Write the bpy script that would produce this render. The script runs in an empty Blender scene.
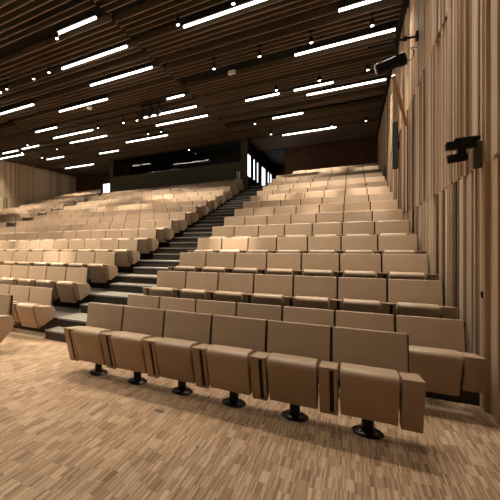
import bpy, bmesh, math, random
from mathutils import Vector, Matrix

random.seed(7)
sc = bpy.context.scene
COL = sc.collection
R = math.radians

# ------------------------------------------------------------------ materials
def new_mat(name):
    m = bpy.data.materials.new(name)
    m.use_nodes = True
    nt = m.node_tree
    b = nt.nodes['Principled BSDF']
    return m, nt, b

def plain(name, col, rough=0.6, metal=0.0, spec=0.5):
    m, nt, b = new_mat(name)
    b.inputs['Base Color'].default_value = (*col, 1)
    b.inputs['Roughness'].default_value = rough
    b.inputs['Metallic'].default_value = metal
    b.inputs['Specular IOR Level'].default_value = spec
    return m

def emit(name, col, s):
    m, nt, b = new_mat(name)
    b.inputs['Base Color'].default_value = (0.8, 0.8, 0.8, 1)
    b.inputs['Emission Color'].default_value = (*col, 1)
    b.inputs['Emission Strength'].default_value = s
    return m

def noisy(name, c1, c2, scale=(8, 8, 8), rough=0.6, detail=4.0, bump=0.0, bscale=200.0, spec=0.5):
    """two close tones mixed by a stretched noise, with an optional fine bump"""
    m, nt, b = new_mat(name)
    N, L = nt.nodes, nt.links
    tc = N.new('ShaderNodeTexCoord')
    mp = N.new('ShaderNodeMapping')
    mp.inputs['Scale'].default_value = scale
    nz = N.new('ShaderNodeTexNoise')
    nz.inputs['Scale'].default_value = 1.0
    nz.inputs['Detail'].default_value = detail
    rp = N.new('ShaderNodeValToRGB')
    rp.color_ramp.elements[0].color = (*c1, 1)
    rp.color_ramp.elements[1].color = (*c2, 1)
    rp.color_ramp.elements[0].position = 0.3
    rp.color_ramp.elements[1].position = 0.7
    L.new(tc.outputs['Object'], mp.inputs['Vector'])
    L.new(mp.outputs['Vector'], nz.inputs['Vector'])
    L.new(nz.outputs['Fac'], rp.inputs['Fac'])
    L.new(rp.outputs['Color'], b.inputs['Base Color'])
    b.inputs['Roughness'].default_value = rough
    b.inputs['Specular IOR Level'].default_value = spec
    if bump:
        n2 = N.new('ShaderNodeTexNoise')
        n2.inputs['Scale'].default_value = bscale
        bp = N.new('ShaderNodeBump')
        bp.inputs['Strength'].default_value = bump
        bp.inputs['Distance'].default_value = 0.002
        L.new(tc.outputs['Object'], n2.inputs['Vector'])
        L.new(n2.outputs['Fac'], bp.inputs['Height'])
        L.new(bp.outputs['Normal'], b.inputs['Normal'])
    return m

def parquet():
    """mosaic parquet: thin lamellas along Y, laid in short staggered blocks"""
    m, nt, b = new_mat('parquet_oak')
    N, L = nt.nodes, nt.links
    tc = N.new('ShaderNodeTexCoord')
    sep = N.new('ShaderNodeSeparateXYZ')
    L.new(tc.outputs['Object'], sep.inputs[0])
    def mth(op, a, bb=None):
        n = N.new('ShaderNodeMath'); n.operation = op
        for k, v in ((0, a), (1, bb)):
            if v is None: continue
            if isinstance(v, (int, float)): n.inputs[k].default_value = v
            else: L.new(v, n.inputs[k])
        return n.outputs[0]
    def wn(x, y, z=0.0):
        c = N.new('ShaderNodeCombineXYZ')
        for k, v in enumerate((x, y, z)):
            if isinstance(v, (int, float)): c.inputs[k].default_value = v
            else: L.new(v, c.inputs[k])
        w = N.new('ShaderNodeTexWhiteNoise'); w.noise_dimensions = '3D'
        L.new(c.outputs[0], w.inputs['Vector'])
        return w.outputs['Value']
    X, Y = sep.outputs['X'], sep.outputs['Y']
    col = mth('FLOOR', mth('DIVIDE', X, 0.0105))
    blk = mth('FLOOR', mth('DIVIDE', X, 0.084))
    off = wn(blk, 3.0)
    yy = mth('ADD', mth('DIVIDE', Y, 0.15), off)
    row = mth('FLOOR', yy)
    t1 = wn(col, row, 1.0)
    t2 = wn(blk, row, 2.0)
    tone = mth('ADD', mth('MULTIPLY', t1, 0.72), mth('MULTIPLY', t2, 0.28))
    # dark joint between lamellas
    fx = mth('FRACT', mth('DIVIDE', X, 0.0105))
    gap = mth('LESS_THAN', fx, 0.07)
    rp = N.new('ShaderNodeValToRGB')
    e = rp.color_ramp.elements
    e[0].position, e[0].color = 0.05, (*FL[0], 1)
    e[1].position, e[1].color = 0.95, (*FL[2], 1)
    k = e.new(0.5); k.color = (*FL[1], 1)
    L.new(tone, rp.inputs['Fac'])
    mp = N.new('ShaderNodeMapping'); mp.inputs['Scale'].default_value = (160, 6, 1)
    L.new(tc.outputs['Object'], mp.inputs['Vector'])
    nz = N.new('ShaderNodeTexNoise'); nz.inputs['Scale'].default_value = 1.0; nz.inputs['Detail'].default_value = 3
    L.new(mp.outputs[0], nz.inputs['Vector'])
    mx = N.new('ShaderNodeMix'); mx.data_type = 'RGBA'; mx.blend_type = 'MULTIPLY'
    mx.inputs['Factor'].default_value = 0.35
    L.new(rp.outputs['Color'], mx.inputs['A']); L.new(nz.outputs['Fac'], mx.inputs['B'])
    m2 = N.new('ShaderNodeMix'); m2.data_type = 'RGBA'
    L.new(mth('MULTIPLY', gap, 0.45), m2.inputs['Factor'])
    L.new(mx.outputs['Result'], m2.inputs['A'])
    m2.inputs['B'].default_value = (0.07, 0.04, 0.022, 1)
    L.new(m2.outputs['Result'], b.inputs['Base Color'])
    b.inputs['Roughness'].default_value = 0.42
    b.inputs['Specular IOR Level'].default_value = 0.35
    return m

FL = ((0.23, 0.132, 0.074), (0.44, 0.29, 0.178), (0.66, 0.485, 0.32))
M = {}
M['floor'] = parquet()
M['leather'] = noisy('tan_upholstery', (0.385, 0.277, 0.184), (0.42, 0.304, 0.204), (5, 5, 5), 0.5, 3, 0.25, 260, 0.4)
def vary(m, lo, hi):
    """each seat's hide is a touch lighter or darker than its neighbour's"""
    nt = m.node_tree; N, L = nt.nodes, nt.links
    b = N['Principled BSDF']; src = b.inputs['Base Color'].links[0].from_socket
    oi = N.new('ShaderNodeObjectInfo'); mr = N.new('ShaderNodeMapRange')
    mr.inputs['To Min'].default_value = lo; mr.inputs['To Max'].default_value = hi
    L.new(oi.outputs['Random'], mr.inputs['Value'])
    mx = N.new('ShaderNodeVectorMath'); mx.operation = 'SCALE'
    L.new(src, mx.inputs[0]); L.new(mr.outputs['Result'], mx.inputs['Scale'])
    L.new(mx.outputs['Vector'], b.inputs['Base Color'])
vary(M['leather'], 0.86, 1.10)
M['slot'] = plain('dark_slot_lining', (0.006, 0.005, 0.004), 0.7)
M['black_metal'] = plain('black_lacquered_steel', (0.005, 0.0045, 0.004), 0.3, 0.0, 0.3)
M['black'] = plain('matt_black', (0.008, 0.0075, 0.007), 0.6, 0.0, 0.2)
M['frame'] = plain('dark_seat_frame', (0.014, 0.012, 0.010), 0.6)
M['carpet'] = noisy('dark_stair_carpet', (0.055, 0.047, 0.036), (0.085, 0.073, 0.056), (60, 60, 60), 0.95, 2)
M['riser'] = noisy('dark_riser_board', (0.035, 0.028, 0.020), (0.05, 0.04, 0.028), (20, 20, 20), 0.7, 2)
M['nosing'] = plain('grey_nosing', (0.22, 0.21, 0.20), 0.6)
M['tread_lit'] = noisy('stair_carpet_lit', (0.16, 0.14, 0.112), (0.21, 0.185, 0.15), (50, 50, 50), 0.9, 2)  # stair carpet with the light on the lower steps put into its colour
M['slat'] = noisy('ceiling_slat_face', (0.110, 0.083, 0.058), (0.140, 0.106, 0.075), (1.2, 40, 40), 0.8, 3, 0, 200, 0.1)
M['slat_edge_lit'] = noisy('ceiling_slat_edge_lit', (0.27, 0.185, 0.135), (0.34, 0.235, 0.172), (1.2, 40, 40), 0.8, 3, 0, 200, 0.1)  # lighter than the face: light along the slat bottoms painted in
M['void'] = plain('ceiling_void_black', (0.006, 0.005, 0.004), 0.9)
M['strip'] = emit('strip_diffuser', (1.0, 0.90, 0.76), 4.0)
M['spot_lens'] = emit('spot_lens', (1.0, 0.93, 0.82), 8.0)
M['daylit'] = emit('daylit_glass', (0.92, 0.97, 1.0), 1.6)
for k_ in ('spot_lens',): M[k_].cycles.emission_sampling = 'NONE'
M['white'] = plain('white_plastic', (0.75, 0.72, 0.66), 0.4)
M['chrome'] = plain('brushed_chrome', (0.75, 0.75, 0.75), 0.25, 1.0)
M['back_wall'] = noisy('brown_back_wall', (0.080, 0.036, 0.019), (0.10, 0.046, 0.025), (2, 2, 2), 0.9, 2, 0, 200, 0.1)
M['dark_wall'] = noisy('dark_olive_wall', (0.011, 0.010, 0.006), (0.015, 0.013, 0.008), (3, 3, 3), 0.9, 2, 0, 200, 0.1)
M['booth_wall'] = noisy('olive_booth_wall', (0.075, 0.068, 0.044), (0.09, 0.081, 0.053), (3, 3, 3), 0.9, 2, 0, 200, 0.1)
M['booth_dark'] = plain('booth_interior', (0.010, 0.009, 0.007), 0.7)
M['band'] = plain('pale_floor_band', (0.72, 0.57, 0.43), 0.5)
M['tan_wood'] = noisy('tan_wood', (0.40, 0.24, 0.13), (0.47, 0.29, 0.16), (30, 30, 3), 0.5, 3)
def wood(name, c, k=0.84):
    return noisy(name, tuple(v * k for v in c), c, (26, 26, 1.2), 0.5, 4, 0, 200, 0.3)
WOODS = [wood('batten_pale', (0.78, 0.63, 0.45)), wood('batten_honey', (0.66, 0.475, 0.31)), wood('batten_mid', (0.48, 0.325, 0.21)),
         wood('batten_brown', (0.26, 0.160, 0.105)), wood('batten_grey', (0.58, 0.45, 0.32)), wood('batten_dark', (0.11, 0.065, 0.043))]

def glass_mat():
    m, nt, b = new_mat('booth_glass')
    b.inputs['Base Color'].default_value = (0.75, 0.72, 0.66, 1)
    b.inputs['Roughness'].default_value = 0.0
    b.inputs['Transmission Weight'].default_value = 1.0
    b.inputs['IOR'].default_value = 1.5
    return m
M['glass'] = glass_mat()

# ------------------------------------------------------------------ mesh helpers
def box(bm, x0, x1, y0, y1, z0, z1, mi=0):
    v = [bm.verts.new(p) for p in ((x0, y0, z0), (x1, y0, z0), (x1, y1, z0), (x0, y1, z0),
                                   (x0, y0, z1), (x1, y0, z1), (x1, y1, z1), (x0, y1, z1))]
    for f in ((3, 2, 1, 0), (4, 5, 6, 7), (0, 1, 5, 4), (1, 2, 6, 5), (2, 3, 7, 6), (3, 0, 4, 7)):
        bm.faces.new([v[i] for i in f]).material_index = mi

def bevel_all(bm, w, seg=2):
    bmesh.ops.bevel(bm, geom=list(bm.edges), offset=w, segments=seg, profile=0.5, affect='EDGES')

def prism(prof, x0, x1, bev=0.0, seg=3, caps_only=False):
    """closed (y, z) profile swept along x"""
    bm = bmesh.new()
    a = [bm.verts.new((x0, y, z)) for y, z in prof]
    b = [bm.verts.new((x1, y, z)) for y, z in prof]
    bm.faces.new(a); bm.faces.new(b[::-1])
    n = len(prof)
    for i in range(n):
        bm.faces.new((a[i], b[i], b[(i + 1) % n], a[(i + 1) % n]))
    bmesh.ops.recalc_face_normals(bm, faces=list(bm.faces))
    if bev and caps_only:
        bmesh.ops.bevel(bm, geom=[e for e in bm.edges if abs(e.verts[0].co.x - e.verts[1].co.x) < 1e-6], offset=bev, segments=seg, profile=0.5, affect='EDGES')
    elif bev: bevel_all(bm, bev, seg)
    return bm

def lathe(bm, prof, cx=0, cy=0, n=24, mi=0, mat=None):
    """(r, z) profile turned round a vertical axis"""
    rings = []
    for r, z in prof:
        if r < 1e-6: rings.append([bm.verts.new((cx, cy, z))])
        else: rings.append([bm.verts.new((cx + r * math.cos(2 * math.pi * k / n), cy + r * math.sin(2 * math.pi * k / n), z)) for k in range(n)])
    fs = []
    for a, b in zip(rings, rings[1:]):
        for k in range(n):
            q = [a[k % len(a)], a[(k + 1) % len(a)], b[(k + 1) % len(b)], b[k % len(b)]]
            q = list(dict.fromkeys(q))
            if len(q) > 2:
                f = bm.faces.new(q); f.material_index = mi; fs.append(f)
    bmesh.ops.recalc_face_normals(bm, faces=list(bm.faces))
    return fs

def tube(bm, p, q, r, n=12, mi=0):
    p, q = Vector(p), Vector(q)
    d = (q - p).normalized()
    u = d.orthogonal().normalized(); w = d.cross(u)
    a = [bm.verts.new(p + r * (math.cos(t) * u + math.sin(t) * w)) for t in (2 * math.pi * k / n for k in range(n))]
    b = [bm.verts.new(q + r * (math.cos(t) * u + math.sin(t) * w)) for t in (2 * math.pi * k / n for k in range(n))]
    for f in [a[::-1], b] + [[a[k], a[(k + 1) % n], b[(k + 1) % n], b[k]] for k in range(n)]:
        bm.faces.new(f).material_index = mi

def to_mesh(name, bm, mats, smooth=False):
    me = bpy.data.meshes.new(name)
    bm.to_mesh(me); bm.free()
    for m in (mats if isinstance(mats, (list, tuple)) else [mats]): me.materials.append(m)
    if smooth:
        for p in me.polygons: p.use_smooth = True
        me.set_sharp_from_angle(angle=R(38))
    return me

def obj(name, me, parent=None, loc=None):
    o = bpy.data.objects.new(name, me)
    COL.objects.link(o)
    if parent: o.parent = parent
    if loc: o.location = loc
    return o

def mobj(name, bm, mats, parent=None, loc=None, smooth=False):
    return obj(name, to_mesh(name, bm, mats, smooth), parent, loc)

def tag(o, label, cat, group=None, kind=None):
    o['label'] = label; o['category'] = cat
    if group: o['group'] = group
    if kind: o['kind'] = kind
    return o

def thing(name, loc, label, cat, group=None, rz=0.0):
    o = bpy.data.objects.new(name, None)
    o.empty_display_size = 0.1
    COL.objects.link(o)
    o.location = loc; o.rotation_euler = (0, 0, rz)
    return tag(o, label, cat, group)

def struct(name, bm, mats, label=None, cat=None, parent=None, smooth=False):
    o = mobj(name, bm, mats, parent, smooth=smooth)
    if not parent:
        o['kind'] = 'structure'
        o['label'] = label; o['category'] = cat
    return o

def boxes(*bs):
    bm = bmesh.new()
    for b in bs: box(bm, *b)
    return bm

ORD = ['zeroth', 'first', 'second', 'third', 'fourth', 'fifth', 'sixth', 'seventh', 'eighth', 'ninth', 'tenth', 'eleventh',
       'twelfth', 'thirteenth', 'fourteenth', 'fifteenth', 'sixteenth', 'seventeenth']

# ------------------------------------------------------------------ layout numbers
W = 0.58                       # seat spacing
PITCH, RISE = 1.0503, 0.3247   # row depth, tier height
def row_y(i): return 3.972 if i == 1 else 5.026 + PITCH * (i - 2)     # top edge of the backs
def row_z(i): return 0.0 if i < 3 else RISE * (i - 2)                 # tier floor
def tier_y(i): return 5.065 + PITCH * (i - 3)                         # front of tier i (i >= 3)
CEIL = 7.3
XR_F, XR_B = 1.115, 1.03         # right wall: front / back
YB = 22.5

# ------------------------------------------------------------------ camera
cam = bpy.data.cameras.new('camera')
co = bpy.data.objects.new('camera', cam); COL.objects.link(co)
co.location = (0, 0, 1.605)
co.rotation_euler = (R(90), 0, 0.55911213)
cam.sensor_width = 36.0
cam.lens = 365.0 / 500 * 36
cam.shift_x = 0.25
cam.shift_y = -0.0031
cam.clip_start = 0.05
sc.camera = co

# ------------------------------------------------------------------ floor and tiers
struct('floor', boxes((-20.5, 2.2, -4.0, 5.07, -0.2, 0.0)), M['floor'], 'light brown mosaic parquet floor in front of the seating', 'floor')
AISLE = (-4.64, -3.13)          # stairs between the wall block and the middle block
def far_end(i): return -13.50 - 0.07 * (i - 8) if i < 16 else -15.0     # right end of the far left block
LASTROW = 17
for i in range(3, LASTROW + 1):
    y0 = tier_y(i); z = row_z(i)
    y1 = y0 + PITCH if i < LASTROW else 27.6
    bm = boxes((-20.0, 1.16, y0 + 0.02, y1 + 0.02, z - RISE - 0.1, z - 0.012))
    for a, b in (AISLE, (far_end(min(i, 15)) + 0.08, -12.93 if i < 14 else -13.51)):
        box(bm, a, b, y0 - 0.005, y0 + 0.05, z - 0.03, z + 0.002, 1 if a > -10 else 0)
        box(bm, a, b, y0 + 0.05, y1 - 0.42, z - 0.012, z, 2 if a > -10 else 0)
    struct('seating_tier', bm, [M['riser'], M['nosing'], M['tread_lit'] if i < 9 else M['carpet']],
           'dark %s tier of the raked seating, counted from the parquet' % ORD[i - 2], 'tier')
for nm in ('near', 'far'):
    for i in range(3 if nm == 'near' else 7, LASTROW):
        a, b = AISLE if nm == 'near' else (far_end(min(i - 1, 15)) + 0.08, -12.93 if i < 15 else -13.51)
        z = row_z(i) - RISE / 2
        y0 = tier_y(i) - (0.40 if i > 3 else 0.33)
        bm = boxes((a, b, y0 + 0.015, tier_y(i) + 0.03, z - RISE / 2 - 0.01, z - 0.004))
        box(bm, a, b, y0, y0 + 0.05, z - 0.028, z + 0.002, 1 if nm == 'near' else 0)
        box(bm, a, b, y0 + 0.05, tier_y(i) + 0.019, z - 0.02, z, 2 if nm == 'near' else 0)
        struct('aisle_step', bm, [M['riser'], M['nosing'], M['tread_lit'] if i < 9 else M['carpet']],
               'dark half step of the %s stairs below the %s tier' % (nm, ORD[i - 2]), 'step')
# thin pale band laid on the floor below the first riser-mounted row
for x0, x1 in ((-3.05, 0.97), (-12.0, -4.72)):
    struct('trim_1' if x1 > 0 else 'trim_2', boxes((x0, x1, 4.70, 4.78, 0.0, 0.012)), M['band'],
           'pale band on the parquet below the %s second row' % ('wall block\'s' if x1 > 0 else 'middle block\'s'), 'trim')

# ------------------------------------------------------------------ walls of upright battens
def batten_wall(name, p0, p1, z0, z1, nin, wr, weights, label, seed, proud=0.0):
    rnd = random.Random(seed)
    p0, p1, nin = Vector(p0), Vector(p1), Vector(nin)
    L = (p1 - p0).length; d = (p1 - p0).normalized()
    bm = bmesh.new()
    def slab(s0, s1, back, front, mi, a, b):
        P = []
        for s, t in ((s0, back), (s1, back), (s1, front), (s0, front)):
            q = p0 + d * s + nin * t; P.append(q)
        lo = [bm.verts.new((q.x, q.y, a)) for q in P]; hi = [bm.verts.new((q.x, q.y, b)) for q in P]
        for f in [lo[::-1], hi] + [[lo[k], lo[(k + 1) % 4], hi[(k + 1) % 4], hi[k]] for k in range(4)]:
            bm.faces.new(f).material_index = mi
    slab(0, L, -0.12, -0.075, 5, z0, z1)
    s = 0.0
    while s < L:
        w = rnd.uniform(*wr) if rnd.random() < 0.7 else wr[0] * rnd.uniform(0.5, 1.0)
        mi = rnd.choices(range(6), weights)[0]
        dep = -rnd.choice((0.0, 0.010, 0.022, 0.038, 0.055)) + proud
        slab(s, min(s + w, L), -0.08, dep, mi, z0, z1 + rnd.choice((0, 0, 0.02, 0.035)) * (z1 < 7))
        s += w
        if rnd.random() < 0.45: s += rnd.uniform(0.008, 0.022)
    bmesh.ops.recalc_face_normals(bm, faces=list(bm.faces))
    return struct(name, bm, WOODS, label, 'wall')

PF, PB = (XR_F, -3.0, 0), (XR_B, 25.0, 0)
NR = Vector((-1, -(XR_F - XR_B) / 28.0, 0)).normalized()
WW = (0.035, 0.11)
batten_wall('wall_right', PF, PB, 0.0, 2.44, NR, WW, (3.5, 3.5, 2.5, 3.5, 3, 0.7), 'lowest tier of the right wall of brown and tan upright battens', 11, 0.0)
batten_wall('wall_right', PF, PB, 2.46, 4.84, NR, WW, (5, 3.5, 2, 4, 3, 0.8), 'middle tier of the right wall of tan and brown upright battens', 23, 0.0)
batten_wall('wall_right', PF, PB, 4.86, 7.31, NR, WW, (5, 3.5, 2, 4, 3, 0.8), 'top tier of the right wall of tan upright battens', 37, 0.0)
LF, LB = (-19.9, 8.0, 0), (-18.75, 22.6, 0)
dl = (Vector(LB) - Vector(LF)).normalized(); NL = Vector((dl.y, -dl.x, 0))
LW = (0.10, 0.30)
batten_wall('wall_left', LF, LB, 0.0, 4.93, NL, LW, (8, 4, 0.8, 0.1, 2, 0), 'lower tier of the far left wall of light-paled upright boards', 5)  # weights favour pale woods to paint in the strong light on this wall
batten_wall('wall_left', LF, LB, 4.95, 7.5, NL, LW, (8, 4, 0.8, 0.2, 2, 0.05), 'upper tier of the far left wall of light-paled upright boards', 6)

# back walls, booth, corridor
struct('wall_back', boxes((-3.2, 1.2, YB, YB + 0.2, 4.5, 7.7)), M['back_wall'], 'dark red brown back wall behind the top row of the wall block', 'wall')
struct('wall_back', boxes((-20.0, -13.3, YB + 0.1, YB + 0.3, 4.5, 7.7)), M['back_wall'], 'dark red brown back wall left of the control booth', 'wall')
BY, BX0, BX1 = 19.35, -13.25, -4.66
ZG0, ZG1 = 6.14, 7.24            # glazing of the booth
bm = boxes((BX0, BX1, BY, BY + 0.15, 4.5, ZG0), (BX0, BX1, BY, BY + 0.15, ZG1, 7.55), (BX0, BX0 + 0.25, BY, BY + 0.15, ZG0, ZG1), (BX1 - 0.32, BX1, BY, BY + 0.15, ZG0, ZG1))
box(bm, BX0, BX0 + 0.12, BY + 0.15, 22.6, 4.5, 7.55)
struct('wall_booth', bm, M['booth_wall'], 'dark olive front wall of the control booth behind the middle block', 'wall')
struct('wall_booth_back', boxes((BX0 + 0.12, BX1 - 0.2, 21.6, 21.7, 4.5, 7.55)), M['booth_dark'], 'black rear wall inside the glazed control booth', 'wall')
struct('floor_booth', boxes((BX0 + 0.12, BX1 - 0.2, BY + 0.15, 21.6, 5.0, 5.25)), M['booth_dark'], 'black floor inside the glazed control booth', 'floor')
win = struct('window_1', boxes((BX0 + 0.25, BX1 - 0.32, BY + 0.06, BY + 0.075, ZG0, ZG1)), M['glass'], 'long dark reflecting window of the control booth', 'window')
bm = boxes((BX0 + 0.25, BX1 - 0.32, BY + 0.03, BY + 0.10, ZG0, ZG0 + 0.025), (BX0 + 0.25, BX1 - 0.32, BY + 0.03, BY + 0.10, ZG1 - 0.025, ZG1))
for k in range(1, 4):
    x = BX0 + 0.25 + (BX1 - 0.57 - BX0) * k / 4
    box(bm, x - 0.012, x + 0.012, BY + 0.03, BY + 0.10, ZG0, ZG1)
mobj('window_frame', bm, M['black'], win)
# booth side wall with its lit slits, running on as the corridor's left wall
SL = ((19.50, 20.40), (20.82, 21.36), (21.69, 22.25), (22.97, 24.29), (24.81, 25.48), (25.60, 26.33))
SZ0, SZ1 = 5.40, 6.60
bm = bmesh.new()
XS0, XS1 = BX1 - 0.2, BX1
box(bm, XS0, XS1, BY + 0.15, 27.6, 4.5, SZ0); box(bm, XS0, XS1, BY + 0.15, 27.6, SZ1, 7.55)
ys = [BY + 0.15] + [v for s in SL for v in s] + [27.6]
for a, b in zip(ys[::2], ys[1::2]): box(bm, XS0, XS1, a, b, SZ0, SZ1)
struct('wall_corridor', bm, M['dark_wall'], 'dark side wall beside the top of the stairs with white slit windows', 'wall')
for k, (a, b) in enumerate(SL):
    struct('window_%d' % (k + 2), boxes((XS0 + 0.10, XS0 + 0.12, a, b, SZ0, SZ1)), M['daylit'],
           'glowing white slit window beside the stairs, %s from the front' % ORD[k + 1], 'window')
struct('wall_corridor_right', boxes((-3.35, -3.2, YB + 0.2, 27.6, 4.5, 7.6)), M['back_wall'], 'dark right wall of the exit corridor at the top of the stairs', 'wall')
struct('wall_corridor_end', boxes((XS0, -3.2, 27.6, 27.7, 4.5, 7.6)), M['back_wall'], 'dark end wall of the exit corridor at the top of the stairs', 'wall')
struct('ceiling_corridor', boxes((XS0, -3.2, YB, 27.6, CEIL, CEIL + 0.1)), M['void'], 'black ceiling of the exit corridor', 'ceiling')
# lit doorway left of the booth
d1 = struct('door_1', boxes((-16.05, -15.42, YB + 0.05, YB + 0.085, 4.87, 6.46)), M['daylit'], 'bright white doorway left of the control booth', 'door')
mobj('door_frame', boxes((-16.14, -16.05, YB + 0.0, YB + 0.1, 4.87, 6.54), (-15.42, -15.33, YB + 0.0, YB + 0.1, 4.87, 6.54), (-16.05, -15.42, YB + 0.0, YB + 0.1, 6.46, 6.54)), M['black'], d1)
# handrail posts at the stair head
t = thing('handrail', (-5.02, 18.98, row_z(16)), 'short chrome handrail posts in front of the booth at stair head', 'handrail')
for k in (0, 1):
    bm = bmesh.new(); tube(bm, (k * 0.11 - 0.05, 0, 0), (k * 0.11 - 0.05, 0, 0.99), 0.022); mobj('post', bm, M['chrome'], t, smooth=True)
bm = bmesh.new(); tube(bm, (-0.08, 0, 0.985), (0.09, 0, 0.985), 0.018); mobj('top_rail', bm, M['chrome'], t, smooth=True)

# ------------------------------------------------------------------ ceiling
PANELS = ((-20.0, -13.12, (10.15, 11.4, 12.65, 14.4, 15.2, 16.9, 18.2, 19.45)),
          (-13.08, -5.13, (7.02, 7.24, 8.6, 9.35, 10.05, 11.25, 12.5, 13.1, 13.8, 14.9, 15.7, 16.4, 17.5, 18.3, 19.4)),
          (-5.07, 0.97, (7.4, 8.6, 9.97, 10.42, 11.6, 11.82, 13.0, 14.17, 14.84, 15.9, 16.72, 17.0, 18.0, 19.48)))
SP = 0.225
for k, (x0, x1, slots) in enumerate(PANELS):
    bm = bmesh.new()
    n0 = 0
    y = -2.0 + (0.11 if k == 1 else 0.0)
    yend = YB + 0.05 if k != 1 else BY + 0.0
    while y < yend:
        if all(abs(y - s) > 0.13 for s in slots):
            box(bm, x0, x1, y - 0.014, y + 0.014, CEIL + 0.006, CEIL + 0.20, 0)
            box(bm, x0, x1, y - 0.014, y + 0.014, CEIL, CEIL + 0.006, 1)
        y += SP
    box(bm, x0 - 0.03, x1 + 0.03, -4.0, YB + 0.3, 7.62, 7.7, 2)
    if k == 2: box(bm, 0.985, 1.3, -4.0, YB + 0.3, 7.36, 7.62, 2)
    struct('ceiling', bm, [M['slat'], M['slat_edge_lit'], M['void']],
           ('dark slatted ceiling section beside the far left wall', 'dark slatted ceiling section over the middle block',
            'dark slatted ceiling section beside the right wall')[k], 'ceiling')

# strip lights: (x0, x1, y)
STR = [(-6.58, -5.30, 7.14), (-7.70, -5.32, 8.61), (-7.66, -5.28, 10.02), (-12.92, -10.55, 10.15), (-13.05, -10.72, 8.75),
       (-10.20, -7.82, 11.25), (-12.98, -11.65, 12.64), (-12.93, -10.45, 13.82), (-12.75, -10.40, 14.90), (-17.55, -16.28, 14.45),
       (-18.95, -16.65, 15.22), (-15.82, -14.55, 14.37), (-16.36, -15.0, 16.9), (-12.72, -11.4, 17.5), (-10.18, -7.80, 16.41),
       (-17.1, -14.65, 19.46), (-7.60, -5.26, 13.70), (-5.92, -5.25, 12.45), (-7.62, -5.22, 14.88),
       (-3.64, -1.28, 8.62), (-0.29, 0.90, 9.97), (-1.44, 0.91, 11.59), (-3.46, -2.28, 14.17), (-1.78, -0.58, 14.17), (-1.44, 0.91, 14.84),
       (-2.95, -1.77, 16.72), (-2.97, -0.68, 19.48)]
EXTRA = [(-3.64, -1.28, 5.85), (-1.44, 0.91, 5.6), (-1.44, 0.91, 7.1), (-1.44, 0.91, 1.5), (-3.64, -1.28, 2.2), (-12.9, -10.5, 2.0), (-15.6, -13.2, 5.6), (-7.6, -5.25, 5.3), (-10.2, -7.8, 6.0), (-10.2, -7.8, 3.2), (-7.6, -5.25, 1.9), (-12.9, -10.5, 4.6)]
def bay(x):
    if x > -1.0: return 'beside the right wall', 4
    if x > -5.1: return 'just right of the ceiling seam', 3
    if x > -7.75: return 'just left of the ceiling seam', 2
    if x > -10.35: return 'in the bay over mid block', 1
    if x > -13.1: return 'in the bay over the far stairs', 0
    return 'in the far left bay', -1
strip_meshes = {}
STRIP_SPREAD, STRIP_W = 84, 19.5
HANG = to_mesh('hanger', boxes((-0.01, 0.01, -0.01, 0.01, 0.12, 0.42)), M['black'])
count = {}
for x0, x1, y in sorted(STR, key=lambda s: s[2]) + EXTRA:
    L = x1 - x0
    bn = bay((x0 + x1) / 2)[0]
    if (x0, x1, y) in EXTRA:
        lab = 'white strip light over the parquet in front of the seats'
        grp = 'strip lights over the front floor'
    else:
        count[bn] = count.get(bn, 0) + 1
        size = 'short' if L < 1.6 else 'long'
        lab = '%s white strip light %s, %s from the front' % (size, bn, ORD[count[bn]])
        grp = 'ceiling strip lights'
    t = thing('strip_light', ((x0 + x1) / 2, y, 7.2), lab, 'ceiling light', grp)
    key = round(L, 2)
    if key not in strip_meshes:
        bm = boxes((-L / 2, L / 2, -0.027, 0.027, -0.012, 0.035))
        a = to_mesh('diffuser', bm, M['strip'])
        b = to_mesh('housing', boxes((-L / 2 - 0.01, L / 2 + 0.01, -0.07, 0.07, 0.034, 0.10)), M['black'])
        strip_meshes[key] = (a, b, HANG)
    a, b, c = strip_meshes[key]
    ld = bpy.data.lights.new('louvred_tube', 'AREA')
    ld.shape = 'RECTANGLE'; ld.size = L; ld.size_y = 0.05; ld.spread = R(STRIP_SPREAD); ld.color = (1.0, 0.88, 0.72)
    ld.energy = STRIP_W * L * (1.0 if (x0, x1, y) not in EXTRA else 1.0 if x0 < -5 else 0.24 if y < 4 else 0.5)
    lo = bpy.data.objects.new('louvred_tube', ld); COL.objects.link(lo); lo.parent = t; lo.location = (0, 0, -0.015)
    obj('diffuser', a, t); obj('housing', b, t); obj('hanger', c, t, (0.11 - L / 2, 0, 0)); obj('hanger', c, t, (L / 2 - 0.11, 0, 0))

# spotlights: downlights in a regular grid
SPOT = [(-6.50, 7.07), (-7.96, 8.30), (-8.68, 8.36), (-10.01, 8.40), (-3.61, 8.19), (-2.26, 8.14), (-3.57, 10.78), (-2.25, 10.77), (-0.94, 10.77),
        (0.385, 10.73), (0.372, 13.33), (-2.24, 13.37), (-0.93, 13.34), (-3.64, 16.50), (-3.32, 18.40), (0.455, 18.61), (-0.82, 18.63),
        (-9.75, 13.29), (-8.43, 13.34), (-7.78, 13.39), (-14.54, 13.56), (-15.80, 15.89), (-8.25, 15.24), (-7.59, 15.30), (-13.76, 14.97), (-15.94, 14.46), (-7.67, 18.9)]
bm = bmesh.new(); lathe(bm, [(0, 0.16), (0.05, 0.15), (0.054, 0.14), (0.054, 0.0), (0.040, 0.0), (0.040, 0.015)], n=20); S_BODY = to_mesh('body', bm, M['black'], True)
bm = bmesh.new(); lathe(bm, [(0.040, 0.015), (0.034, -0.006), (0.02, -0.012), (0, -0.014)], n=20); S_LENS = to_mesh('lens', bm, M['spot_lens'], True)
bm = bmesh.new(); tube(bm, (0, 0, 0.15), (0, 0, 0.32), 0.012); box(bm, -0.06, 0.06, -0.03, 0.03, 0.30, 0.34); S_YOKE = to_mesh('yoke', bm, M['black'])
def bayname(x): return bay(x)[0]
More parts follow.
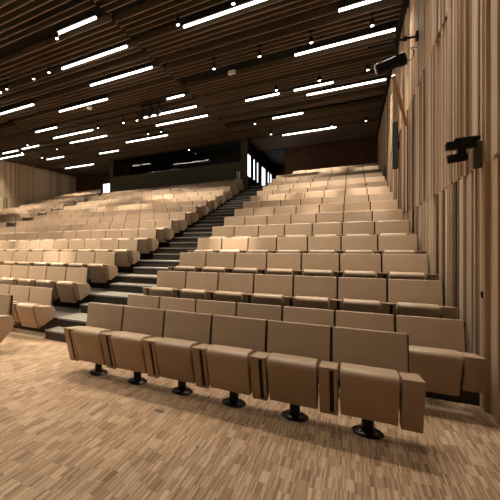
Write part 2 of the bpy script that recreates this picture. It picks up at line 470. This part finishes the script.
FRONT_SPOT = [(x, y) for y in (5.6, 3.0, 0.4) for x in (-11.0, -8.4, -5.8)]
scount = {}
for x, y in sorted(SPOT, key=lambda s: s[1]) + FRONT_SPOT:
    bn = bayname(x)
    scount[bn] = scount.get(bn, 0) + 1
    front = (x, y) in FRONT_SPOT
    t = thing('spotlight', (x, y, 7.03), 'small black spotlight above the parquet in front of the seats' if front else
              'small round black spotlight %s, %s from the front' % (bn, ORD[scount[bn]]), 'spotlight', 'spotlights over the front floor' if front else 'ceiling spotlights')
    obj('body', S_BODY, t); obj('lens', S_LENS, t); obj('yoke', S_YOKE, t)
    ld = bpy.data.lights.new('spot_beam', 'SPOT')
    zt = 0.85 + max(0.0, (y - 5.0) / PITCH * RISE)            # height of the backs below
    dist = 6.97 - zt
    ld.energy = 80 * dist * dist; ld.spot_size = 2 * math.atan(0.62 / dist); ld.spot_blend = 0.9; ld.shadow_soft_size = 0.05; ld.color = (1.0, 0.90, 0.74)
    if y > 18.8: ld.energy *= 0.1
    if front:
        ld.energy = 215; ld.spot_size = R(80); ld.spot_blend = 0.8
    lo = bpy.data.objects.new('spot_beam', ld); COL.objects.link(lo); lo.parent = t; lo.location = (0, 0, -0.06)

# ceiling odds and ends
bm = bmesh.new(); lathe(bm, [(0, 0.09), (0.11, 0.09), (0.12, 0.06), (0.10, 0.02), (0.05, 0), (0, 0)], -9.03, 11.73, 20)
o = mobj('smoke_detector', bm, M['white'], smooth=True); o.location = (0, 0, 7.21); tag(o, 'round white smoke detector on the dark slatted ceiling', 'smoke detector')
bm = boxes((-0.11, 0.11, -0.06, 0.06, 0, 0.12)); bevel_all(bm, 0.012)
o = mobj('sensor_box', bm, M['white'], loc=(-3.3, 11.72, 7.18)); tag(o, 'small pale box fixed under the ceiling right of the seam', 'sensor')
def stage_lamp(loc, label, s=1.0, rz=0.0, tilt=-35):
    t = thing('stage_light', loc, label, 'stage light', None, rz)
    a = R(tilt)
    d = Vector((0, -math.cos(a), math.sin(a)))
    bm = bmesh.new(); tube(bm, -d * 0.24 * s, d * 0.16 * s, 0.10 * s, 16); tube(bm, d * 0.16 * s, d * 0.26 * s, 0.125 * s, 16)
    mobj('lamp_housing', bm, M['black'], t)
    bm = bmesh.new(); tube(bm, d * 0.262 * s, d * 0.268 * s, 0.09 * s, 16); mobj('lens', bm, M['black_metal'], t)
    bm = boxes((-0.15 * s, -0.135 * s, -0.02, 0.02, -0.03, 0.2 * s), (0.135 * s, 0.15 * s, -0.02, 0.02, -0.03, 0.2 * s), (-0.15 * s, 0.15 * s, -0.02, 0.02, 0.2 * s, 0.215 * s))
    mobj('yoke', bm, M['black'], t)
    bm = bmesh.new(); tube(bm, (0, 0, 0.2 * s), (0, 0, 0.34), 0.018); box(bm, -0.03, 0.03, -0.03, 0.03, 0.3, 0.37); mobj('clamp', bm, M['black'], t)
    return t
t = thing('lighting_bar', (-6.35, 12.45, 7.16), 'dark lighting bar in a ceiling slot left of the seam', 'lighting bar')
bm = bmesh.new(); tube(bm, (-0.75, 0, 0), (0.35, 0, 0), 0.028); mobj('pipe', bm, M['black'], t)
for hx in (-0.6, 0.2): mobj('hanger', boxes((hx, hx + 0.02, -0.01, 0.01, 0, 0.46)), M['black'], t)
for k, x in enumerate((-6.95, -6.6, -6.25)):
    stage_lamp((x, 12.45, 6.83), ('black stage light at the left end of the lighting bar', 'black stage light in the middle of the lighting bar',
                                  'black stage light nearest the short strip light')[k], 0.85)
t = thing('lighting_bar', (-5.6, 6.55, 7.25), 'dark lighting bar at the top of the photo above the brightest spotlight', 'lighting bar')
bm = bmesh.new(); tube(bm, (-1.6, 0, 0), (0.5, 0, 0), 0.03); mobj('pipe', bm, M['black'], t)
for hx in (-1.2, 0.2): mobj('hanger', boxes((hx, hx + 0.02, -0.01, 0.01, 0, 0.38)), M['black'], t)

# ------------------------------------------------------------------ equipment on the right wall
t = thing('lighting_bar', (1.05, 9.17, 5.80), 'black pipe arm reaching out from the upper right wall', 'lighting bar')
bm = bmesh.new(); tube(bm, (0.02, 0, 0.0), (-0.80, 0, 0), 0.022); mobj('pipe', bm, M['black'], t)
bm = boxes((-0.005, 0.03, -0.06, 0.06, -0.08, 0.08)); mobj('wall_plate', bm, M['black'], t)
bm = bmesh.new(); tube(bm, (-0.17, -0.035, 0), (-0.17, 0.035, 0), 0.04, 12); mobj('collar', bm, M['black'], t)
t = thing('stage_light', (0.70, 9.17, 5.36), 'large black stage light hanging below the pipe arm on right wall', 'stage light', None, R(0))
bm = bmesh.new()
tube(bm, (-0.30, -0.02, -0.06), (0.06, 0, 0.03), 0.115, 18); tube(bm, (0.06, 0, 0.03), (0.18, 0.0, 0.06), 0.135, 18)
mobj('lamp_housing', bm, M['black'], t)
bm = bmesh.new(); tube(bm, (-0.315, -0.02, -0.064), (-0.30, -0.02, -0.06), 0.10, 18); mobj('lens', bm, M['black_metal'], t)
mobj('lit_top', boxes((-0.28, -0.02, -0.07, 0.07, 0.075, 0.088)), M['nosing'], t)  # grey plate imitating the light on top of the lamp housing
bm = boxes((0.02, 0.06, -0.165, -0.15, -0.02, 0.22), (0.02, 0.06, 0.15, 0.165, -0.02, 0.22), (0.02, 0.06, -0.165, 0.165, 0.21, 0.225)); mobj('yoke', bm, M['black'], t)
bm = bmesh.new(); tube(bm, (0.04, 0, 0.22), (0.04, 0, 0.42), 0.016); box(bm, 0.01, 0.07, -0.03, 0.03, 0.38, 0.465); mobj('clamp', bm, M['black'], t)
def cable(pts, r):
    bm = bmesh.new()
    for a, b in zip(pts, pts[1:]): tube(bm, a, b, r, 8)
    return bm
o = mobj('cable', cable([(0.86, 9.17, 5.42), (0.95, 9.17, 5.35), (1.0, 9.17, 5.40), (1.02, 9.17, 5.52), (0.96, 9.17, 5.60), (1.075, 9.17, 5.58)], 0.007), M['black'])
tag(o, 'thin black cable looping from the hanging stage light to the wall', 'cable')
# leaning wooden strut
bm = bmesh.new()
a, b = Vector((0.72, 9.6, 5.28)), Vector((1.04, 10.6, 4.45))
for p, q, r in ((a, b, 0.045),): tube(bm, p, q, r, 4)
o = mobj('wooden_strut', bm, M['tan_wood']); tag(o, 'tan wooden strut slanting on the right wall above the column speaker', 'strut')
t = thing('column_speaker', (1.015, 12.6, 3.82), 'tall slim black column speaker on the right wall', 'loudspeaker')
bm = boxes((-0.085, 0.03, -0.09, 0.09, 0, 1.30)); bevel_all(bm, 0.012); mobj('cabinet', bm, M['black'], t)
mobj('grille', boxes((-0.06, 0.02, -0.096, -0.089, 0.03, 1.27)), M['slot'], t)
mobj('wall_bracket', boxes((0.03, 0.07, -0.03, 0.03, 0.55, 0.75)), M['black'], t)
# swivel spotlight on a bracket
t = thing('wall_projector', (1.07, 5.0, 2.55), 'black swivel projector lamp on bracket on the right wall', 'projector')
bm = boxes((-0.255, -0.02, -0.05, 0.05, 0.075, 0.155), (-0.19, 0.005, -0.055, 0.055, 0.14, 0.185)); bevel_all(bm, 0.012); mobj('arm', bm, M['black'], t)
mobj('wall_plate', boxes((-0.045, 0.02, -0.03, 0.03, -0.135, 0.13)), plain('bronze_plate', (0.05, 0.04, 0.022), 0.5), t)
bm = boxes((-0.165, -0.10, -0.045, 0.045, -0.05, 0.09)); bevel_all(bm, 0.015); mobj('neck', bm, M['black'], t)
bm = bmesh.new(); tube(bm, (-0.245, -0.02, -0.025), (-0.09, 0.0, -0.005), 0.045, 18); bevel_all(bm, 0.01); mobj('lamp_head', bm, M['black'], t, smooth=True)
bm = bmesh.new(); tube(bm, (-0.25, -0.02, -0.026), (-0.244, -0.02, -0.025), 0.034, 18); mobj('lens', bm, M['black_metal'], t)
bm = bmesh.new(); tube(bm, (1.075, 4.96, 1.16), (1.098, 4.96, 1.16), 0.018, 14); box(bm, 1.078, 1.098, 4.95, 4.97, 1.11, 1.16)
o = mobj('keyhole_plate', bm, M['black']); tag(o, 'small black keyhole plate on the lower right wall', 'lock')
# floor sockets
for p, lab in (((-1.627, 3.233), 'larger grey metal floor socket plate in the parquet'), ((-1.068, 2.813), 'tiny grey metal floor plate nearer the camera')):
    bm = boxes((p[0] - 0.045, p[0] + 0.045, p[1] - 0.02, p[1] + 0.02, 0, 0.004)) if p[0] < -1.3 else boxes((p[0] - 0.012, p[0] + 0.012, p[1] - 0.012, p[1] + 0.012, 0, 0.004))
    o = mobj('floor_plate', bm, plain('grey_plate', (0.2, 0.2, 0.2), 0.4, 0.8)); tag(o, lab, 'floor plate')

# ------------------------------------------------------------------ seats
# local frame: x centre of the seat, y = 0 at the top edge of the back, z = 0 on the tier
def arm_profile(zb, yb, inner):
    if inner: return [(-0.43, 0.592), (-0.085, 0.556), (-0.113, 0.43), (-0.115, 0.385), (-0.05, 0.36), (-0.03, 0.335), (yb, zb)]
    return [(-0.43, 0.592), (-0.065, 0.553), (0.0, 0.47), (-0.03, 0.335), (yb, zb)]
ARM_LOW, ARM_HIGH = (0.142, -0.295), (0.235, -0.325)     # bottom front corner: pedestal seats / riser seats
AW = 0.143
def with_slot(me, zb, yb):
    """cut the tall narrow slot into the armrest's front; returns the armrest and the dark lining of the slot"""
    fy = lambda z: yb - (z - zb) * (0.43 + yb) / (0.592 - zb)
    z1, z0 = 0.57, zb + 0.028
    a = bpy.data.objects.new('tmp', me); COL.objects.link(a)
    prof = [(fy(z1) - 0.05, z1), (fy(z1) + 0.05, z1), (fy(z0) + 0.05, z0), (fy(z0) - 0.05, z0)]
    c = bpy.data.objects.new('cut', to_mesh('cut', prism(prof, 0.008, 0.042), M['slot'])); COL.objects.link(c)
    md = a.modifiers.new('b', 'BOOLEAN'); md.object = c; md.operation = 'DIFFERENCE'; md.solver = 'EXACT'
    dg = bpy.context.evaluated_depsgraph_get(); dg.update()
    out = bpy.data.meshes.new_from_object(a.evaluated_get(dg))
    for o in (a, c): bpy.data.objects.remove(o)
    for p in out.polygons: p.material_index = 0
    out.materials.clear(); out.materials.append(M['leather'])
    z1 -= 0.001; z0 += 0.001
    slot = to_mesh('armrest_slot', prism([(fy(z1) + 0.012, z1), (fy(z1) + 0.049, z1), (fy(z0) + 0.049, z0), (fy(z0) + 0.012, z0)], 0.0085, 0.0415), M['slot'])
    return out, slot
ARMS = {}
for ped, (zb, yb) in ((True, ARM_LOW), (False, ARM_HIGH)):
    end = to_mesh('armrest', prism(arm_profile(zb, yb, False), -AW / 2, AW / 2, 0.010, 3), M['leather'], True)
    mid, slot = with_slot(to_mesh('armrest', prism(arm_profile(zb, yb, True), -AW / 2, AW / 2, 0.010, 3), M['leather'], True), zb, yb)
    ARMS[ped] = (end, mid, slot)
BACK = to_mesh('backrest', prism([(-0.022, 0.872), (0.012, 0.868), (0.022, 0.85), (-0.045, 0.40), (-0.105, 0.40), (-0.10, 0.44)], -0.270, 0.287, 0.012, 3), M['leather'], True)
SHELL = to_mesh('back_shell', prism([(0.000, 0.858), (0.030, 0.852), (-0.030, 0.39), (-0.055, 0.39)], -0.281, 0.299, 0.0), M['frame'])
CUSH = to_mesh('seat_cushion', prism([(-0.432, 0.535), (-0.433, 0.556), (-0.427, 0.574), (-0.414, 0.589), (-0.394, 0.599), (-0.368, 0.604), (-0.335, 0.605), (-0.17, 0.585), (-0.145, 0.52), (-0.20, 0.19), (-0.225, 0.170), (-0.285, 0.163), (-0.305, 0.172)], -0.201, 0.201, 0.010, 2, True), M['leather'], True)
bm = boxes((-0.285, 0.285, -0.125, -0.075, 0.34, 0.40)); FRAME = to_mesh('support_frame', bm, M['frame'])
bm = bmesh.new(); lathe(bm, [(0, 0.42), (0.047, 0.42), (0.047, 0.02), (0.0, 0.02)], 0, -0.15, 24); PED = to_mesh('pedestal', bm, M['black_metal'], True)
bm = bmesh.new(); lathe(bm, [(0.0, 0.030), (0.06, 0.028), (0.10, 0.020), (0.119, 0.008), (0.119, 0.0), (0, 0)], 0, -0.15, 32); DISC = to_mesh('base_plate', bm, M['black_metal'], True)
bm = bmesh.new(); lathe(bm, [(0, 0.033), (0.009, 0.033), (0.009, 0.018), (0, 0.018)], 0, 0, 10); BOLT = to_mesh('bolt', bm, M['chrome'], True)
BRACK = to_mesh('mounting_bracket', boxes((-0.05, 0.05, -0.14, 0.055, 0.215, 0.275), (-0.05, 0.05, -0.13, -0.075, 0.27, 0.345)), M['frame'])

def proto(pedestal):
    root = bpy.data.objects.new('auditorium_seat', None); COL.objects.link(root); root.empty_display_size = 0.1
    obj('seat_cushion', CUSH, root); obj('backrest', BACK, root); obj('back_shell', SHELL, root); obj('support_frame', FRAME, root)
    a = obj('armrest', ARMS[pedestal][1], root, (-W / 2, 0, 0)); obj('armrest_slot', ARMS[pedestal][2], a)
    if pedestal:
        p = obj('pedestal', PED, root); obj('base_plate', DISC, p)
        for k in range(4):
            an = R(45 + 90 * k); obj('bolt', BOLT, p, (0.082 * math.cos(an), -0.15 + 0.082 * math.sin(an), 0))
    else:
        obj('mounting_bracket', BRACK, root)
    return root
def copy_tree(o, parent=None):
    c = o.copy(); COL.objects.link(c); c.parent = parent
    for ch in o.children: copy_tree(ch, c)
    return c

f_px, cyaw, syaw = 365.0, math.cos(0.55911213), math.sin(0.55911213)
def pix(x, y, z):
    u = x * cyaw + y * syaw; d = -x * syaw + y * cyaw
    return 125 + f_px * u / d, 248.45 - f_px * (z - 1.605) / d, d
spots = []      # (depth, x, y, z, right arm?, label, group, row)
def row(i, xr, n, block):
    y, z = row_y(i), row_z(i)
    for k in range(n):
        x = xr - W * (k + 0.5)
        px, py, d = pix(x + 0.29, y, z + 0.87)
        if px < 0: break
        if block == 'R':
            side, kk = ('right-hand wall', k + 1)
            if i == 1: lab = 'tan front-row seat on a round pedestal, %s from its right end' % ORD[kk]
            else: lab = 'tan tip-up seat %s from the right wall, %s row right of the stairs' % (ORD[kk], ORD[i])
            g = 'tan seats right of the stairs'
        elif block == 'M':
            if i == 1: lab = 'tan front-row seat at the left edge of the photo, %s from the stairs' % ORD[k + 1]
            else: lab = 'tan tip-up seat %s from the near stairs, %s row left of them' % (ORD[k + 1], ORD[i])
            g = 'tan seats of the middle block'
        else:
            lab = 'tan tip-up seat %s left of the far stairs, %s row, beside left wall' % (ORD[k + 1], ORD[i])
            g = 'tan seats of the far left block'
        spots.append((d, x, y, z, k == 0, lab, g, i))
row(1, 0.396, 6, 'R')
for i in range(2, 16): row(i, 0.963 - 0.004 * (i - 2), 7, 'R')
row(16, 0.92, 6, 'R')
row(1, -4.62, 2, 'M')
for i in range(2, 16): row(i, -4.72, 14 if i < 14 else 15, 'M')
for i in range(7, 18): row(i, far_end(i), 9 if i < 13 else 8 if i < 16 else 6, 'F')
spots.sort(key=lambda s: s[0])
P1, P2 = proto(True), proto(False)
used = {True: False, False: False}
for s in spots[:305]:
    d, x, y, z, ra, lab, g, i = s
    ped = i == 1
    src = P1 if ped else P2
    o = src if not used[ped] else copy_tree(src)
    if used[ped] is False: used[ped] = True
    o.location = (x, y, z)
    tag(o, lab, 'seat', g)
    o['_ra'] = ra
    o['_end'] = 2 if ped else 1
for o in [o for o in COL.objects if o.get('_end')]:
    if o['_ra']: obj('armrest', ARMS[o['_end'] == 2][0], o, (W / 2, 0, 0))
    del o['_ra'], o['_end']
# the seats beyond the three hundred nearest: one object
rest = spots[305:]
if rest:
    bm = bmesh.new()
    for d, x, y, z, ra, lab, g, i in rest:
        for me, dx in ((BACK, 0), (SHELL, 0), (CUSH, 0), (ARMS[False][0], -W / 2)) + (((ARMS[False][0], W / 2),) if ra else ()):
            n0 = len(bm.verts)
            f0 = len(bm.faces)
            bm.from_mesh(me)
            bm.faces.ensure_lookup_table()
            for fc in bm.faces[f0:]: fc.material_index = 1 if me is SHELL else 0; fc.smooth = False
            bm.verts.ensure_lookup_table()
            for v in bm.verts[n0:]: v.co += Vector((x + dx, y, z))
    o = mobj('far_seating', bm, [M['leather'], M['frame']])
    tag(o, 'distant tan seats in the top rows of the far left block', 'seats', None, 'stuff')
print('SEATS', len(spots), 'rest', len(rest))

# ------------------------------------------------------------------ world and view
w = bpy.data.worlds.new('world'); sc.world = w; w.use_nodes = True
w.node_tree.nodes['Background'].inputs['Color'].default_value = (1.0, 0.86, 0.70, 1)
w.node_tree.nodes['Background'].inputs['Strength'].default_value = 0.03
sc.view_settings.view_transform = 'Standard'
sc.view_settings.look = 'None'
sc.view_settings.gamma = 1.0
sc.view_settings.use_curve_mapping = False
sc.view_settings.exposure = 0.92
sc.cycles.max_bounces = 6
sc.cycles.use_denoising = True
sc.cycles.use_adaptive_sampling = False
sc.cycles.sample_clamp_indirect = 4.0
sc.cycles.caustics_reflective = False
sc.cycles.caustics_refractive = False
